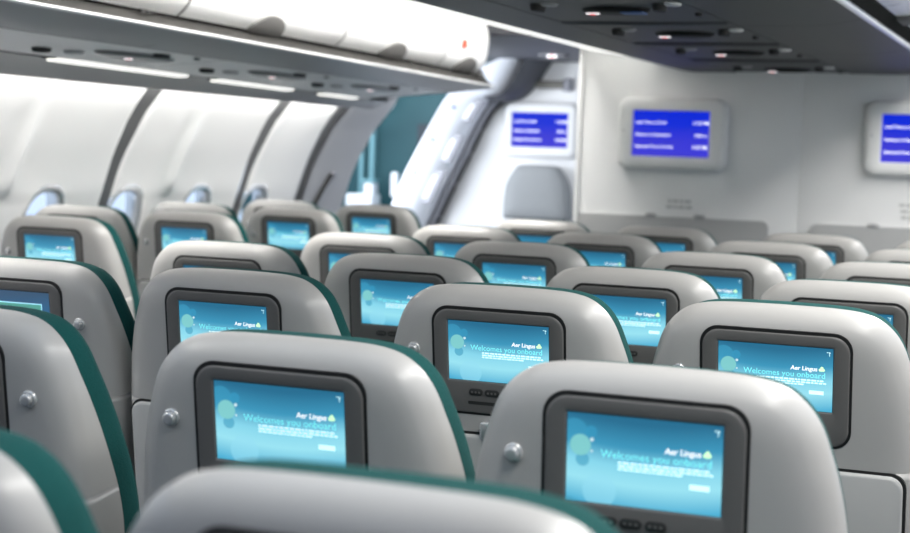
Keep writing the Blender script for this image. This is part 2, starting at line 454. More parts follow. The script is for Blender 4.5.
SEATS = {
 (0,3): 'grey seat filling the bottom left corner, only a thick teal edge and pale shell showing',
 (0,4): 'nearest grey seat back at the bottom edge, only its rounded top showing',
 (1,2): 'grey seat at lower left border with coat hook and broad teal edge, no screen showing',
 (1,3): 'grey seat with large welcome screen and coat hook directly above the nearest bottom seat',
 (1,4): 'grey seat with the biggest lit welcome screen and a coat hook left of it',
 (2,1): 'grey seat at the left border whose screen shows a menu with one green row',
 (2,2): 'grey seat with welcome screen half covered, left of the sharp central seat in its row',
 (2,3): 'sharpest grey seat in the picture centre with complete welcome screen',
 (2,4): 'grey seat at the right with sharp welcome screen, above and right of the biggest screen',
 (3,1): 'grey seat with only the dark top of its screen frame showing, left of centre',
 (3,2): 'grey seat with lit welcome screen just left of and beyond the sharp central seat',
 (3,3): 'grey seat with welcome screen covered at lower left, just right of the sharp central seat',
 (3,4): 'grey seat at the right border with only a thin strip of blue screen showing',
 (4,0): 'grey seat at the left border across the aisle with lit screen and thick teal edge',
 (4,1): 'grey seat with a sliver of blue screen at left, below the open door',
 (4,2): 'grey seat with low wide welcome screen, directly beyond the sharp central seat',
 (4,3): 'grey seat with only the right half of its welcome screen showing, right of centre',
 (4,4): 'grey seat at right border with only dark screen frame top, third row from bulkhead',
 (5,-1): 'grey window seat at far left with teal edge, in front of the second cabin window',
 (5,0): 'grey seat with blue screen beside the left aisle, in front of the third window',
 (5,1): 'grey seat with small blue screen, second row from bulkhead, nearest the left aisle',
 (5,2): 'grey seat with small blue screen, second row from bulkhead, below the jump seat',
 (5,3): 'grey seat with blue screen at right, second row from bulkhead, below the bulkhead joint',
 (5,4): 'pale grey seat top at the right border, second row from bulkhead',
 (6,-1): 'small grey window seat below the third cabin window, its screen covered',
 (6,0): 'small grey seat with complete blue screen and hook, one row short of the door',
 (6,1): 'small grey front row seat right below the jump seat headrest',
 (6,2): 'small grey front row seat with lit screen corner, below the left bulkhead placard',
 (6,3): 'small grey front row seat with teal top line, below the bulkhead joint',
 (6,4): 'front row seat at the right border, only a thin teal line showing',
 (7,-1): 'small grey window seat below the fourth cabin window, mostly covered',
 (7,0): 'small grey seat with blue screen right beside the open door',
}
proto = build_seat(); first = True
for (r, c), lab in SEATS.items():
    o = proto if first else copy_tree(proto)
    o.location = (XC[c], ROWY(r), 0)
    o.scale.z = ZS.get((r, c), 1.0)
    tag(o, lab, 'seat', 'centre block seats' if c > 0 else 'window side seats')
    first = False
RECL = {(1, 4): -5.0, (2, 4): 2.5, (2, 3): 1.0}          # degrees the back is set off the common recline
BACK = ('backrest_shell', 'lower_shell', 'backrest_cushion', 'monitor', 'tray_table', 'tray_latch', 'coat_hook')
def set_recline(root, deg):
    R = Matrix.Rotation(math.radians(deg), 3, 'X'); p = Vector((0, 0, ZF))
    for ch in root.children:
        if ch.name.split('.')[0] in BACK:
            l = ch.location.copy(); ch.location = p + R @ (l - p); ch.rotation_euler = (math.radians(deg), 0, 0)
for o in [o for o in COL.objects if o.type == 'EMPTY' and o.name.startswith('passenger_seat')]:
    rc = min(SEATS, key=lambda k: abs(XC[k[1]]-o.location.x)+abs(ROWY(k[0])-o.location.y))
    r, c = rc
    side = 1 if c in (1, 2) else -1
    for ch in list(o.children):
        if ch.name.startswith('coat_hook'): ch.location.x = .163*side
        if ch.name.startswith('monitor') and rc == (2, 1):
            for g in list(ch.children):
                b = g.name.split('.')[0]
                if b in ('welcome_text', 'airline_logo', 'shamrock_mark', 'small_print', 'corner_icon'):
                    bpy.data.objects.remove(g)
                elif b == 'screen': g.data = mesh['screen_menu']
            link('menu_list', mesh['menu'], ch); link('menu_highlight', mesh['menu_hi'], ch)
    if rc in RECL: set_recline(o, RECL[rc])
    if c in (1, -1):
        a = link('armrest', mesh['arm'], o); a.location.x = -.2445

# ------------------------------------------------------------------ sidewalls
WPROF = catmull([(-2.50, 0.0), (-2.60, .25), (-2.645, .55), (-2.635, .82), (-2.572, 1.069), (-2.549, 1.136), (-2.522, 1.219), (-2.486, 1.301), (-2.440, 1.384), (-2.392, 1.466), (-2.337, 1.531), (-2.295, 1.585), (-2.25, 1.66), (-2.21, 1.76)], 6)
def wall_x(z):
    for a, b in zip(WPROF, WPROF[1:]):
        if a[1] <= z <= b[1]: return a[0] + (b[0]-a[0])*(z-a[1])/max(1e-9, b[1]-a[1])
    return WPROF[-1][0]
def wall_n(z):
    dz = .02; dx = wall_x(min(1.75, z+dz))-wall_x(max(0, z-dz)); n = Vector((2*dz, 0, -dx)).normalized(); return n
ZT = 1.73
def wall_pt(y, z, off, sx=1):
    n = wall_n(z); return (sx*(wall_x(z)+n.x*off), y, z+n.z*off)
WIN_Y = [4.08, 4.64, 5.20, 5.76, 6.33, 6.87]
def cell(mb, y0, y1, yc, sx, zc=.965, hw=.118, hh=.178, e0=False, e1=False):
    n = 96; rows = []
    def sup(a, k):
        c, s = math.cos(a), math.sin(a); e = 2/2.7
        return (k*hw*math.copysign(abs(c)**e, c), k*hh*math.copysign(abs(s)**e, s))
    def border(a):
        c, s = math.cos(a), math.sin(a); t = 1e9
        if c > 1e-9: t = min(t, (y1-yc)/c)
        if c < -1e-9: t = min(t, (y0-yc)/c)
        if s > 1e-9: t = min(t, (ZT-zc)/s)
        if s < -1e-9: t = min(t, (0-zc)/s)
        return t*c, t*s
    angs = [2*PI*k/n for k in range(n)] + [math.atan2(b-zc, a-yc) % (2*PI) for a in (y0, y1) for b in (0, ZT)]
    angs = sorted(set(round(a, 5) for a in angs))
    def soft(y, z):
        k = max(0, min(1, (z-1.12)/.06))*max(0, min(1, (1.50-z)/.2))
        d = y-(.5*(yc+other)) if other is not None else 9
        return .026*math.exp(-(d/.030)**2)*k
    other = cell.other
    for q in (0, .04, .1, .2, .35, .5, .65, .8, .9, 1.0):
        row = []
        for a in angs:
            i = sup(a, 1.16); b = border(a)
            y = yc+i[0]+(b[0]-i[0])*q; z = zc+i[1]+(b[1]-i[1])*q
            off = soft(y, z)
            if e0: off -= .035*max(0, 1-(y-y0)/.035)**2
            if e1: off -= .035*max(0, 1-(y1-y)/.035)**2
            if e1: y -= .065*max(0, min(1, (z-1.22)/.34))*max(0, 1-(y1-y)/.12)
            row.append(wall_pt(y, z, off, sx))
        rows.append(row)
    mb.grid(rows, closed=True)
    return angs, sup
def side(sx, nm):
    k = 0
    bays = [(4.50, 5.60, 4.64+.0, None), ]
    panels = [(3.36, 4.49, [4.08]), (4.49, 5.61, [4.64, 5.20]), (5.61, 6.73, [5.76, 6.33]), (6.73, 7.34, [6.87])]
    win = 0
    for y0, y1, wins in panels:
        mb = MB(); g = .017
        a, b = y0+g, y1-g*1.6
        cuts = [a] + [.5*(p+q) for p, q in zip(wins, wins[1:])] + [b]
        for i, w in enumerate(wins):
            cell.other = (wins[1-i] if len(wins) == 2 else None)
            angs, sup = cell(mb, cuts[i], cuts[i+1], w, sx, e0=(i == 0), e1=(i == len(wins)-1))
        o = mb.build('wall_'+nm, M['wall'], None, 60); struct(o)
        for w in wins:
            win += 1
            # reveal: rounded rim then a funnel out to the pane
            rows = []
            for kk, off in ((1.17, .000), (1.13, .0035), (1.05, .004), (1.0, -.002), (.97, -.02), (.95, -.05), (.94, -.062)):
                rows.append([wall_pt(w+sup(t, kk)[0], .965+sup(t, kk)[1], off, sx) for t in angs])
            f = MB(); f.grid(rows, closed=True)
            fo = f.build('window_%d' % (win + (0 if sx > 0 else 10)), M['reveal'], None, 60); struct(fo)
            p = MB(); p.rings([[wall_pt(w+sup(t, .955)[0], .965+sup(t, .955)[1], -.052, sx) for t in angs]])
            p.build('window_pane', M['glass'], fo)
    # dark ribs behind the joints
    for i, y in enumerate((3.36, 4.49, 5.61, 6.73, 7.34)):
        mb = MB(); zs = [ZT*j/40 for j in range(41)]
        mb.grid([[wall_pt(y-.03-.075*max(0, min(1, (z-1.22)/.34)), z, -.012, sx) for z in zs], [wall_pt(y+.03, z, -.012, sx) for z in zs]])
        mb.grid([[wall_pt(y-.03, z, -.05, sx) for z in zs], [wall_pt(y+.03, z, -.05, sx) for z in zs]])
        struct(mb.build('trim_%d' % (i+1+(0 if sx > 0 else 10)), M['darktrim'], None, 60))
M['reveal'] = mat('window_reveal', (0.80, 0.80, 0.81), 0.12, metal=0.6)
side(1, 'left'); side(-1, 'right')

# outer skin between pane level and the sky so that light only comes through the windows is not needed: the lining closes the cabin
# rear part of the linings (behind the frame edge)
zs = [ZT*j/40 for j in range(41)]
for sx, nm in ((1, 'left'), (-1, 'right')):
    struct(MB().grid([[wall_pt(y, z, 0, sx) for z in zs] for y in (-1.2, 3.34)]).build('wall_'+nm, M['wall'], None, 60))

# grey lining between last panel and door opening, with recessed handle
mb = MB(); mb.grid([[wall_pt(y, z, .004, 1) for z in zs] for y in (7.365, 7.5, 7.7, 7.85)])
mb.grid([[wall_pt(7.30, z, -.03, 1) for z in zs], [wall_pt(7.60, z, -.03, 1) for z in zs]])
mb.grid([[wall_pt(7.85, z, .004, 1) for z in zs], [wall_pt(7.85, z, -.10, 1) for z in zs]])
dl = mb.build('wall_left', M['trimgrey'], None, 60); struct(dl)
hd = thing('grab_handle', 'dark slotted recess handle on the grey lining beside the open door', 'handle', (0, 0, 0))
mb = MB()
pts = [(7.50, 1.06), (7.54, 1.15), (7.585, 1.225)]
mb.tube([wall_pt(y, z, .012) for y, z in pts], .012, 10); mb.build('grip', M['lip'], hd)
mb = MB(); mb.tube([wall_pt(y, z, .016) for y, z in ((7.59, 1.232), (7.63, 1.222))], .012, 10); mb.build('hook', M['niche'], hd)

# ------------------------------------------------------------------ floor, ceiling, bulkhead
struct(MB().box((0, 4.2, -.02), (5.4, 11.5, .04)).build('floor', M['carpet']))
struct(MB().box((-1.13, 2.9, 2.23), (1.3, 8.2, .04)).build('ceiling', M['wall']))
struct(MB().box((1.13, 2.9, 2.23), (1.3, 8.2, .04)).build('ceiling', M['wall']))
# header above the cabin end
struct(MB().box((-1.6, 7.03, 2.08), (1.25, .06, .34)).build('wall_header', M['soffit']))
BY = 6.95
mb = MB()
mb.box((-.4545, BY+.06, 1.1), (.9935, .12, 2.2), .003)
mb.box((.546, BY+.06, 1.1), (.9945, .12, 2.2), .003)
mb.box((.045, BY+.06, 1.1), (.05, .112, 2.2))
mb.box((0.045, BY+.75, 1.1), (1.98, 1.2, 2.2))
struct(mb.build('wall_front', M['bulk']))
mb = MB(); mb.box((-.951, BY-.003, 1.1), (.020, .03, 2.2), .005); struct(mb.build('trim_21', M['bulk']))
# grey kick panels
def kick(x0, x1, rl, rr, label, tabs):
    t = thing('bulkhead_panel', label, 'panel', ((x0+x1)/2, BY, 0), 'grey bulkhead panels')
    cx = (x0+x1)/2; mb = MB()
    top = 1.105; r = .03
    poly = [(x0-cx, .001), (x1-cx, .001)]
    if rr: poly += [(x1-cx-r+r*math.cos(a), top-r+r*math.sin(a)) for a in [PI/2*k/6 for k in range(7)]]
    else: poly += [(x1-cx, top)]
    if rl: poly += [(x0-cx+r-r*math.sin(a), top-r+r*math.cos(a)) for a in [PI/2*k/6 for k in range(7)]]
    else: poly += [(x0-cx, top)]
    mb.prism(poly, 1, -.016, -.001); mb.build('panel', M['kick'], t)
    for x in tabs:
        mb = MB(); mb.box((x-cx, -.012, top+.004), (.05, .016, .022), .006); mb.build('fixing_tab', M['kick'], t)
        mb = MB(); mb.tube([(x-cx, -.019, top+.006), (x-cx, -.024, top+.006)], .006, 10); mb.build('screw', M['niche'], t)
kick(-.935, -.075, False, True, 'grey kick panel with fixing tabs on the bulkhead below the left wall monitor', [-.60, -.38])
kick(.105, 1.02, True, False, 'grey kick panel on the bulkhead right of the joint, below the cut-off wall monitor', [.37, .62])
# placards
def placard(x, z, label, lines, w):
    mb = MB(); rr = random.Random(int(x*100))
    for k in range(lines):
        u = x-w/2+rr.uniform(0, .02)
        while u < x+w/2-.01:
            l = rr.uniform(.012, .03); mb.box((u+l/2, BY-.0015, z-k*.026), (l, .002, .013)); u += l+.006
    tag(mb.build('placard', M['placard']), label, 'placard')
placard(-.485, 1.175, 'small grey lettered placard above the left grey bulkhead panel', 2, .105)
placard(.515, 1.20, 'small grey lettered placard at right border above the right grey panel', 3, .10)

# ------------------------------------------------------------------ wall monitors
def wall_monitor(loc, label, tvw=.486, tvh=.318):
    t = thing('wall_monitor', label, 'monitor', loc, 'wall monitors')
    sw, sh = .345, .200
    mb = MB()
    def rr(e, r, y): return [(x, y, z) for x, z in rrect(-tvw/2+e, -tvh/2+e, tvw/2-e, tvh/2-e, r)]
    def ss(e, y): return [(x, y, z) for x, z in rrect(-sw/2-e, -sh/2-e+.0, sw/2+e, sh/2+e+.0, .004)]
    mb.rings([rr(0, .05, 0), rr(0, .05, -.035), rr(.006, .045, -.048), rr(.018, .036, -.055), rr(.035, .03, -.056), ss(.004, -.056), ss(0, -.050)], cap=False)
    mb.build('monitor_frame', M['tvbezel'], t, 40)
    n = 8; vs = []; uv = []
    for j in range(n+1):
        for i in range(n+1):
            vs.append((-sw/2+sw*i/n, -.0505, sh/2-sh*j/n)); uv.append((i/n, j/n, 0))
    fs = [(j*(n+1)+i, j*(n+1)+i+1, (j+1)*(n+1)+i+1, (j+1)*(n+1)+i) for j in range(n) for i in range(n)]
    me = bpy.data.meshes.new('screen'); me.from_pydata(vs, [], fs)
    a = me.attributes.new('scr', 'FLOAT_VECTOR', 'POINT')
    for i, c in enumerate(uv): a.data[i].vector = c
    me.materials.append(M['scr_tv']); link('screen', me, t)
    for txt, u0, u1, v in (('Local Time at Origin', .04, .44, .285), ('11:02 PM', .79, .985, .285), ('Distance to Destination', .04, .50, .555), ('5280 mi', .815, .97, .555), ('Estimated Time of Arrival', .04, .53, .815), ('5:30 PM', .79, .975, .815)):
        p, f = fit_text(txt, u0*sw-sw/2, u1*sw-sw/2, 0, bold=.02)
        me = bpy.data.meshes.new('route_text'); me.from_pydata([(x, -.0515, sh/2-v*sh+z) for x, z in p], [], f); me.materials.append(M['txt_white']); link('route_text', me, t)
    mb = MB(); mb.tube([(-tvw/2+.03, -.0555, .01), (-tvw/2+.03, -.0575, .01)], .004, 8); mb.build('sensor', M['niche'], t)
    return t
wall_monitor((-.516, BY-.001, 1.471), 'white framed blue monitor on the bulkhead, showing three complete lines of trip data')
wall_monitor((.560, BY-.001, 1.478), 'white framed blue monitor cut off by the right border of the picture')

# ------------------------------------------------------------------ vestibule beyond: forward wall, monitor, jump seat
VY = 8.90
struct(MB().box((-1.75, 8.0, 1.93), (1.75, 1.95, .05)).build('ceiling_vestibule', M['soffit']))
wall_monitor((-1.797, VY-.001, 1.508), 'white framed blue monitor above the attendant jump seat beyond the aisle', .455, .318)
js = thing('jump_seat', 'grey padded attendant jump seat folded up on the white wall below the far monitor', 'seat', (-1.795, VY, 0))
def pad(x0, x1t, z0, z1, y, d):
    half_ = catmull([(0, z1), (x1t*.62, z1-.003), (x1t*.86, z1-.03), (x0*.93, z1-.12), (x0, z0+.04), (x0*.97, z0+.005), (x0*.85, z0), (0, z0)], 6)
    full = [(-x, z) for x, z in half_[::-1]][:-1] + half_[:-1]
    c = (z0+z1)/2; mb = MB()
    mb.rings([[(x*k, y-dd, c+(z-c)*k) for x, z in full] for k, dd in ((.98, 0), (1, .02), (1, d*.6), (.96, d*.88), (.86, d), (.5, d*1.04))]); return mb
pad(.205, .165, .985, 1.305, -.01, .09).build('headrest', M['jump'], js, 60)
pad(.215, .200, .50, .965, -.01, .08).build('backrest', M['jump'], js, 60)
MB().box((0, -.12, .46), (.42, .20, .06), .02).build('folded_seat', M['jump'], js)
MB().box((0, -.006, .475), (.46, .010, .95), .003).build('back_plate', M['niche'], js)
gh = thing('assist_handle', 'grey metal tube fixture on the white wall above the far monitor', 'handle', (-1.76, VY, 1.772))
MB().tube([(-.115, -.045, 0), (-.06, -.045, 0), (-.055, -.045, 0), (.10, -.045, 0)], [.018, .018, .024, .024], 14).build('tube', M['fixture'], gh)
MB().box((.115, -.03, 0), (.05, .06, .075), .012).build('bracket', M['niche'], gh)
MB().box((-.115, -.025, 0), (.03, .05, .035), .008).build('mount', M['white'], gh)
es = thing('ceiling_sign', 'tiny lit red and white sign under the dark vestibule ceiling', 'sign', (-1.51, 8.20, 1.878))
MB().box((0, 0, .02), (.16, .05, .03), .006).build('housing', M['soffit'], es)
MB().box((0, -.027, .012), (.05, .006, .014), .002).build('lit_panel', M['sign_w'], es)
MB().box((0, -.0305, .012), (.022, .003, .010)).build('red_symbol', M['sign_r'], es)

# door jamb (broad white face seen from the cabin), seal and niches
outer = [(-2.66, .10), (-2.665, .6), (-2.655, .85), (-2.61, 1.048), (-2.548, 1.205), (-2.485, 1.33), (-2.376, 1.532), (-2.283, 1.685), (-2.17, 1.795), (-2.02, 1.88), (-1.90, 1.93)]
inner = [(-2.50, .10), (-2.51, .6), (-2.50, .85), (-2.445, .99), (-2.371, 1.152), (-2.261, 1.375), (-2.184, 1.532), (-2.09, 1.673), (-2.02, 1.70), (-1.96, 1.76), (-1.88, 1.90)]
o_, i_ = catmull(outer, 5), catmull(inner, 5)
struct(MB().prism([(-2.62, 0)]+[(x+.03, z) for x, z in o_]+[(-1.86, 2.02), (-.8, 2.02), (-.8, 0)], 1, VY, VY+.08).build('wall_vestibule', M['white']))
mb = MB()
mb.grid([[(x, 8.60, z) for x, z in o_], [(x, 8.62, z) for x, z in [((a[0]+b[0])/2, (a[1]+b[1])/2) for a, b in zip(o_, i_)]], [(x, 8.70, z) for x, z in i_], [(x, 8.86, z) for x, z in i_]])
mb.grid([[(x, 8.60, z) for x, z in o_], [(x-.03, 8.90, z) for x, z in o_]])
dj = mb.build('trim_22', M['jamb'], None, 60); struct(dj)
inn2 = [(x+.055+.05*max(0, (z-1.6)/.2), z+.02*max(0, (z-1.3))) for x, z in i_]
mb = MB(); mb.grid([[(x, 8.84, z) for x, z in i_], [(x, 8.80, z) for x, z in [((a[0]+b[0])/2, (a[1]+b[1])/2) for a, b in zip(i_, inn2)]], [(x, 8.86, z) for x, z in inn2]])
sl = mb.build('trim_23', M['niche'], None, 60); struct(sl)
mb = MB(); k = [p for p in inn2 if p[1] < 1.72]
mb.tube([(x, 8.845, z) for x, z in k], .010, 8); struct(mb.build('trim_24', M['lip']))
# curved dark soffit over the door head
arc = [(-2.09, 1.69), (-1.99, 1.70), (-1.92, 1.76), (-1.86, 1.86), (-1.80, 1.97)]
arc2 = [(-2.05, 1.66), (-1.93, 1.685), (-1.84, 1.76), (-1.77, 1.87), (-1.70, 1.97)]
mb = MB(); a1, a2 = catmull(arc, 6), catmull(arc2, 6)
mb.grid([[(x, 8.66, z) for x, z in a1], [(x, 8.72, z) for x, z in a2], [(x, 8.89, z) for x, z in a2]])
struct(mb.build('trim_25', M['soffit'], None, 60))
def niche(z0, z1, y, label):
    t = thing('door_fitting', label, 'fitting', (0, 0, 0), 'door frame fittings')
    def xx(z):
        for a, b in zip(i_, i_[1:]):
            if a[1] <= z <= b[1]: return a[0]+(b[0]-a[0])*(z-a[1])/(b[1]-a[1]+1e-9)
    zm = [z0+(z1-z0)*k/6 for k in range(7)]
    mb = MB()
    mb.grid([[(xx(z)-.055, y, z) for z in zm], [(xx(z)-.055, y-.03, z) for z in zm], [(xx(z)+.012, y-.03, z) for z in zm], [(xx(z)+.012, y, z) for z in zm]])
    mb.build('casing', M['niche'], t)
    zm = [z0+(z1-z0)*(.15+.7*k/6) for k in range(7)]
    mb = MB(); mb.grid([[(xx(z)-.045, y-.03, z) for z in zm], [(xx(z)-.045, y-.036, z) for z in zm], [(xx(z)-.015, y-.036, z) for z in zm], [(xx(z)-.015, y-.03, z) for z in zm]])
    mb.build('cover', M['jamb'], t)
niche(1.30, 1.46, 8.70, 'grey fitting with pale cover on the white door frame, middle of three')
niche(1.06, 1.25, 8.70, 'grey fitting with pale cover on the white door frame, lowest of three')
niche(1.54, 1.66, 8.70, 'grey fitting high on the white door frame, topmost of three')
for z, x, nm in ((1.62, -2.245, 'high'), (1.43, -2.37, 'middle'), (1.235, -2.475, 'low')):
    tag(MB().tube([(x, 8.612, z), (x, 8.598, z)], .010, 10).build('frame_bolt', M['bluemark']), 'blue dot on the white door frame, %s one of three' % {'high': 'topmost', 'middle': 'middle', 'low': 'lowest'}[nm], 'bolt', 'blue dots on the door frame')

# boarding bridge outside the open door
bb = thing('boarding_bridge', 'dark teal boarding bridge interior seen through the open door', 'bridge', (-3.6, 10.2, 0))
MB().box((.40, .04, 1.25), (1.8, .08, 2.6)).build('end_wall', M['bridge'], bb)
MB().box((.40, -.7, -.04), (1.8, 1.4, .08)).build('bridge_floor', M['bridgedark'], bb)
MB().box((.40, -.7, 2.58), (1.8, 1.4, .08)).build('bridge_roof', M['bridgedark'], bb)
for x, w in ((.13, .035), (.05, .03)):
    MB().box((x, -.03, 1.0 if x > .1 else .9), (w, .05, 1.35 if x > .1 else 1.0)).build('post', M['bridgepost'], bb)
mb = MB(); mb.box((.62, -.02, 1.1), (.30, .06, .9)); mb.build('dark_panel', M['bridgedark'], bb)
lp = thing('bridge_lamp', 'round pale lamp at the top of the door opening', 'lamp', (-3.37, 10.06, 1.78))
mb = MB(); rows = []
for k in range(33):
    a = PI*(1.0+1.0*k/32); rows.append([(.125*math.cos(a)*r, y, .17*math.sin(a)*r) for r, y in ((1, 0), (1, -.04), (.84, -.04), (.84, 0))])
mb.grid(rows, closed=True); mb.build('glowing_ring', M['glow'], lp)
cb = thing('white_cabinet', 'bright white box with a small knob beyond the open door', 'box', (-3.41, 9.9, 0))
MB().box((0, 0, .53), (.19, .16, 1.06), .01).build('body', M['bridgewhite'], cb)
MB().box((.055, 0, 1.09), (.07, .10, .09), .012).build('top_box', M['bridgewhite'], cb)
MB().box((.05, 0, 1.15), (.10, .10, .025), .008).build('cap', M['bridgepost'], cb)
tag(MB().box((-3.20, 9.95, 1.13), (.05, .05, .17), .015).build('white_post', M['bridgewhite']), 'small white upright beside the white box beyond the door', 'post')

# ------------------------------------------------------------------ left overhead bins and service panels
NEAR, FAR = 3.5, 7.0
def lerp_prof(n, f, y):
    k = (y-NEAR)/(FAR-NEAR); return [(a[0]+(b[0]-a[0])*k, a[1]+(b[1]-a[1])*k) for a, b in zip(n, f)]
def loft(mb, n, f, y0, y1, k=2):
    rows = []
    for j in range(k+1):
        y = y0+(y1-y0)*j/k; rows.append([(x, y, z) for x, z in lerp_prof(n, f, y)])
    mb.grid(rows); return rows
DN = catmull([(-1.75, 2.21), (-1.57, 2.15), (-1.445, 2.04), (-1.392, 1.93), (-1.392, 1.85), (-1.408, 1.79), (-1.448, 1.751)], 6)
DF = [(x, z-.026) for x, z in DN]
def back(prof, d): return [(x-d, z) for x, z in prof]
BINS = [(2.55, 4.34, 3.30, 'white overhead bin at the top left corner, only its lower edge in view'),
        (4.34, 5.45, 4.88, 'white overhead bin with grey half round latch, above the second wall rib'),
        (5.45, 6.44, 5.93, 'white overhead bin with grey latch, nearer to the door than the bin with the seam lines'),
        (6.44, 6.98, 6.72, 'short white end bin with rounded edge and small red mark near the door')]
BINS[2] = (5.45, 6.44, 5.93, 'white overhead bin with grey latch, next to the short end bin')
def end_cap_door(mb, y, n, f):
    pr = lerp_prof(n, f, y); pts = [(x, y, z) for x, z in pr]; inner_ = [(-1.80, y, pr[0][1]), (-1.80, y, pr[-1][1])]
    mb.add(pts+[inner_[1], inner_[0]], [tuple(range(len(pts)+2))])
for y0, y1, yl, lab in BINS:
    t = thing('overhead_bin', lab, 'bin', (-1.6, (y0+y1)/2, 1.7), 'overhead bins above the window seats')
    off = Vector((-1.6, (y0+y1)/2, 1.7))
    mb = MB(); a, b = y0+.007, y1-.007
    last = y1 > 6.9
    rows = []
    ys = [a, a+.006] + [a+(b-a)*k/4 for k in range(1, 4)] + ([b-.10, b-.05, b-.02, b] if last else [b-.006, b])
    for y in ys:
        ins = 0
        if y in (a,) or (y == b and not last): ins = .006
        if last and y > b-.09: ins = {0: .0}.get(0) + .05*(1-math.sqrt(max(0, 1-((y-(b-.10))/.10)**2)))
        rows.append([(x-ins-(.0), y, z) for x, z in lerp_prof(DN, DF, y)])
    mb.grid(rows)
    if last: mb.add(rows[-1]+[(-1.80, b, 2.18), (-1.80, b, 1.72)][::-1], [tuple(range(len(rows[-1])+2))])
    mb.v = [tuple(Vector(v)-off) for v in mb.v]
    mb.build('bin_door', M['white'], t, 60)
    rows = [[(x-.02, y, z+.004) for x, z in lerp_prof(DN, DF, y)] for y in (y0, y1-(.06 if last else 0))]
    mb = MB(); mb.grid(rows); mb.v = [tuple(Vector(v)-off) for v in mb.v]; mb.build('inner_shell', M['gap'], t, 60)
    # housing
    LN = [(-1.80, 2.2), (-1.80, 1.74), (-1.475, 1.752), (-1.450, 1.741), (-1.392, 1.7065)]
    LF = [(x, z-.030) for x, z in LN]
    mb = MB(); loft(mb, LN, LF, y0, y1)
    for y in (y0, y1):
        p = lerp_prof(LN, LF, y); mb.add([(x, y, z) for x, z in p]+[(-1.80, y, 1.70)], [tuple(range(len(p)+1))])
    mb.v = [tuple(Vector(v)-off) for v in mb.v]; mb.build('bin_lip', M['lipmatte'], t, 40)
    if yl > 3.5:
        mb = MB(); xz = lerp_prof(DN, DF, yl)
        cx = -1.445; cz = lerp_prof(DN, DF, yl)[-5][1]
        rows = []
        for r, o in ((1.0, -.004), (1.0, .008), (.9, .012), (.5, .013), (.05, .013)):
            row = []
            for k in range(17):
                an = PI*k/16; yy = yl+.115*r*math.cos(an); dist = .075*r*math.sin(an)
                # walk up the door profile from its bottom edge
                pr = lerp_prof(DN, DF, yy)[::-1]; acc = 0; p = pr[0]
                for q0, q1 in zip(pr, pr[1:]):
                    l = math.hypot(q1[0]-q0[0], q1[1]-q0[1])
                    if acc+l >= dist: kk = (dist-acc)/l; p = (q0[0]+(q1[0]-q0[0])*kk, q0[1]+(q1[1]-q0[1])*kk); break
                    acc += l
                tx, tz = q1[0]-q0[0], q1[1]-q0[1]; l = math.hypot(tx, tz); nx, nz = tz/l, -tx/l
                if nx < 0: nx, nz = -nx, -nz
                row.append((p[0]+nx*o, yy, p[1]+nz*o))
            rows.append(row)
        mb.grid(rows); mb.v = [tuple(Vector(v)-off) for v in mb.v]; mb.build('latch', M['latch'], t, 50)
    if last:
        mb = MB(); mb.box((-1.386+1.6, 6.60-(y0+y1)/2, 1.835-1.7), (.012, .035, .035), .002); mb.build('red_mark', M['red'], t)
# nose trim + underside + service panel + valance: continuous strips
NZN = catmull([(-1.392, 1.7065), (-1.384, 1.7065), (-1.379, 1.702), (-1.384, 1.6975), (-1.392, 1.696)], 4); NZF = [(x, z-.034) for x, z in NZN]
def clip(mb, name, m, label=None, st=True):
    o = mb.build(name, m, None, 60)
    if st: struct(o)
    return o
mb = MB(); loft(mb, NZN, NZF, 2.55, 6.98); clip(mb, 'trim_26', M['nose'])
UN = [(-1.392, 1.696), (-1.47, 1.674), (-1.60, 1.652)]; UF = [(-1.392, 1.662), (-1.47, 1.650), (-1.60, 1.638)]
mb = MB()
for a, b in ((2.55, 4.36), (4.366, 5.62), (5.626, 6.5), (6.506, 6.98)): loft(mb, UN, UF, a, b, 3)
loft(mb, [(-1.41, 1.712), (-1.62, 1.67)], [(-1.41, 1.68), (-1.62, 1.655)], 2.55, 6.975)
clip(mb, 'trim_27', M['under'])
PN = [(-1.603, 1.651), (-1.915, 1.622)]; PF = [(-1.603, 1.637), (-2.04, 1.600)]
VN = [(-1.986, 1.636), (-1.965, 1.622), (-1.985, 1.616), (-2.05, 1.606), (-2.13, 1.581), (-2.195, 1.560), (-2.197, 1.575)]; VF = [(-2.106, 1.616), (-2.085, 1.602), (-2.10, 1.599), (-2.12, 1.594), (-2.15, 1.580), (-2.195, 1.558), (-2.197, 1.573)]
mb = MB()
loft(mb, VN, VF, 2.55, 7.40, 8)
clip(mb, 'trim_28', M['under'])
mb = MB(); loft(mb, [(-1.905, 1.634), (-1.99, 1.634)], [(-2.03, 1.614), (-2.11, 1.614)], 2.55, 7.40); clip(mb, 'trim_29', M['lip'])
mb = MB(); loft(mb, [(-1.60, 1.70), (-2.10, 1.66), (-2.10, 1.70), (-1.60, 1.75)], [(-1.60, 1.68), (-2.15, 1.64), (-2.15, 1.69), (-1.6, 1.74)], 2.55, 6.98); clip(mb, 'trim_30', M['lip'])
# end closure of the bin run facing the door
mb = MB(); mb.add([(-1.40, 6.985, 1.657), (-1.60, 6.985, 1.634), (-2.05, 6.985, 1.596), (-2.2, 6.985, 1.62), (-2.2, 6.985, 2.0), (-1.6, 6.985, 2.0)], [(0, 1, 2, 3, 4, 5)]); clip(mb, 'trim_31', M['under'])

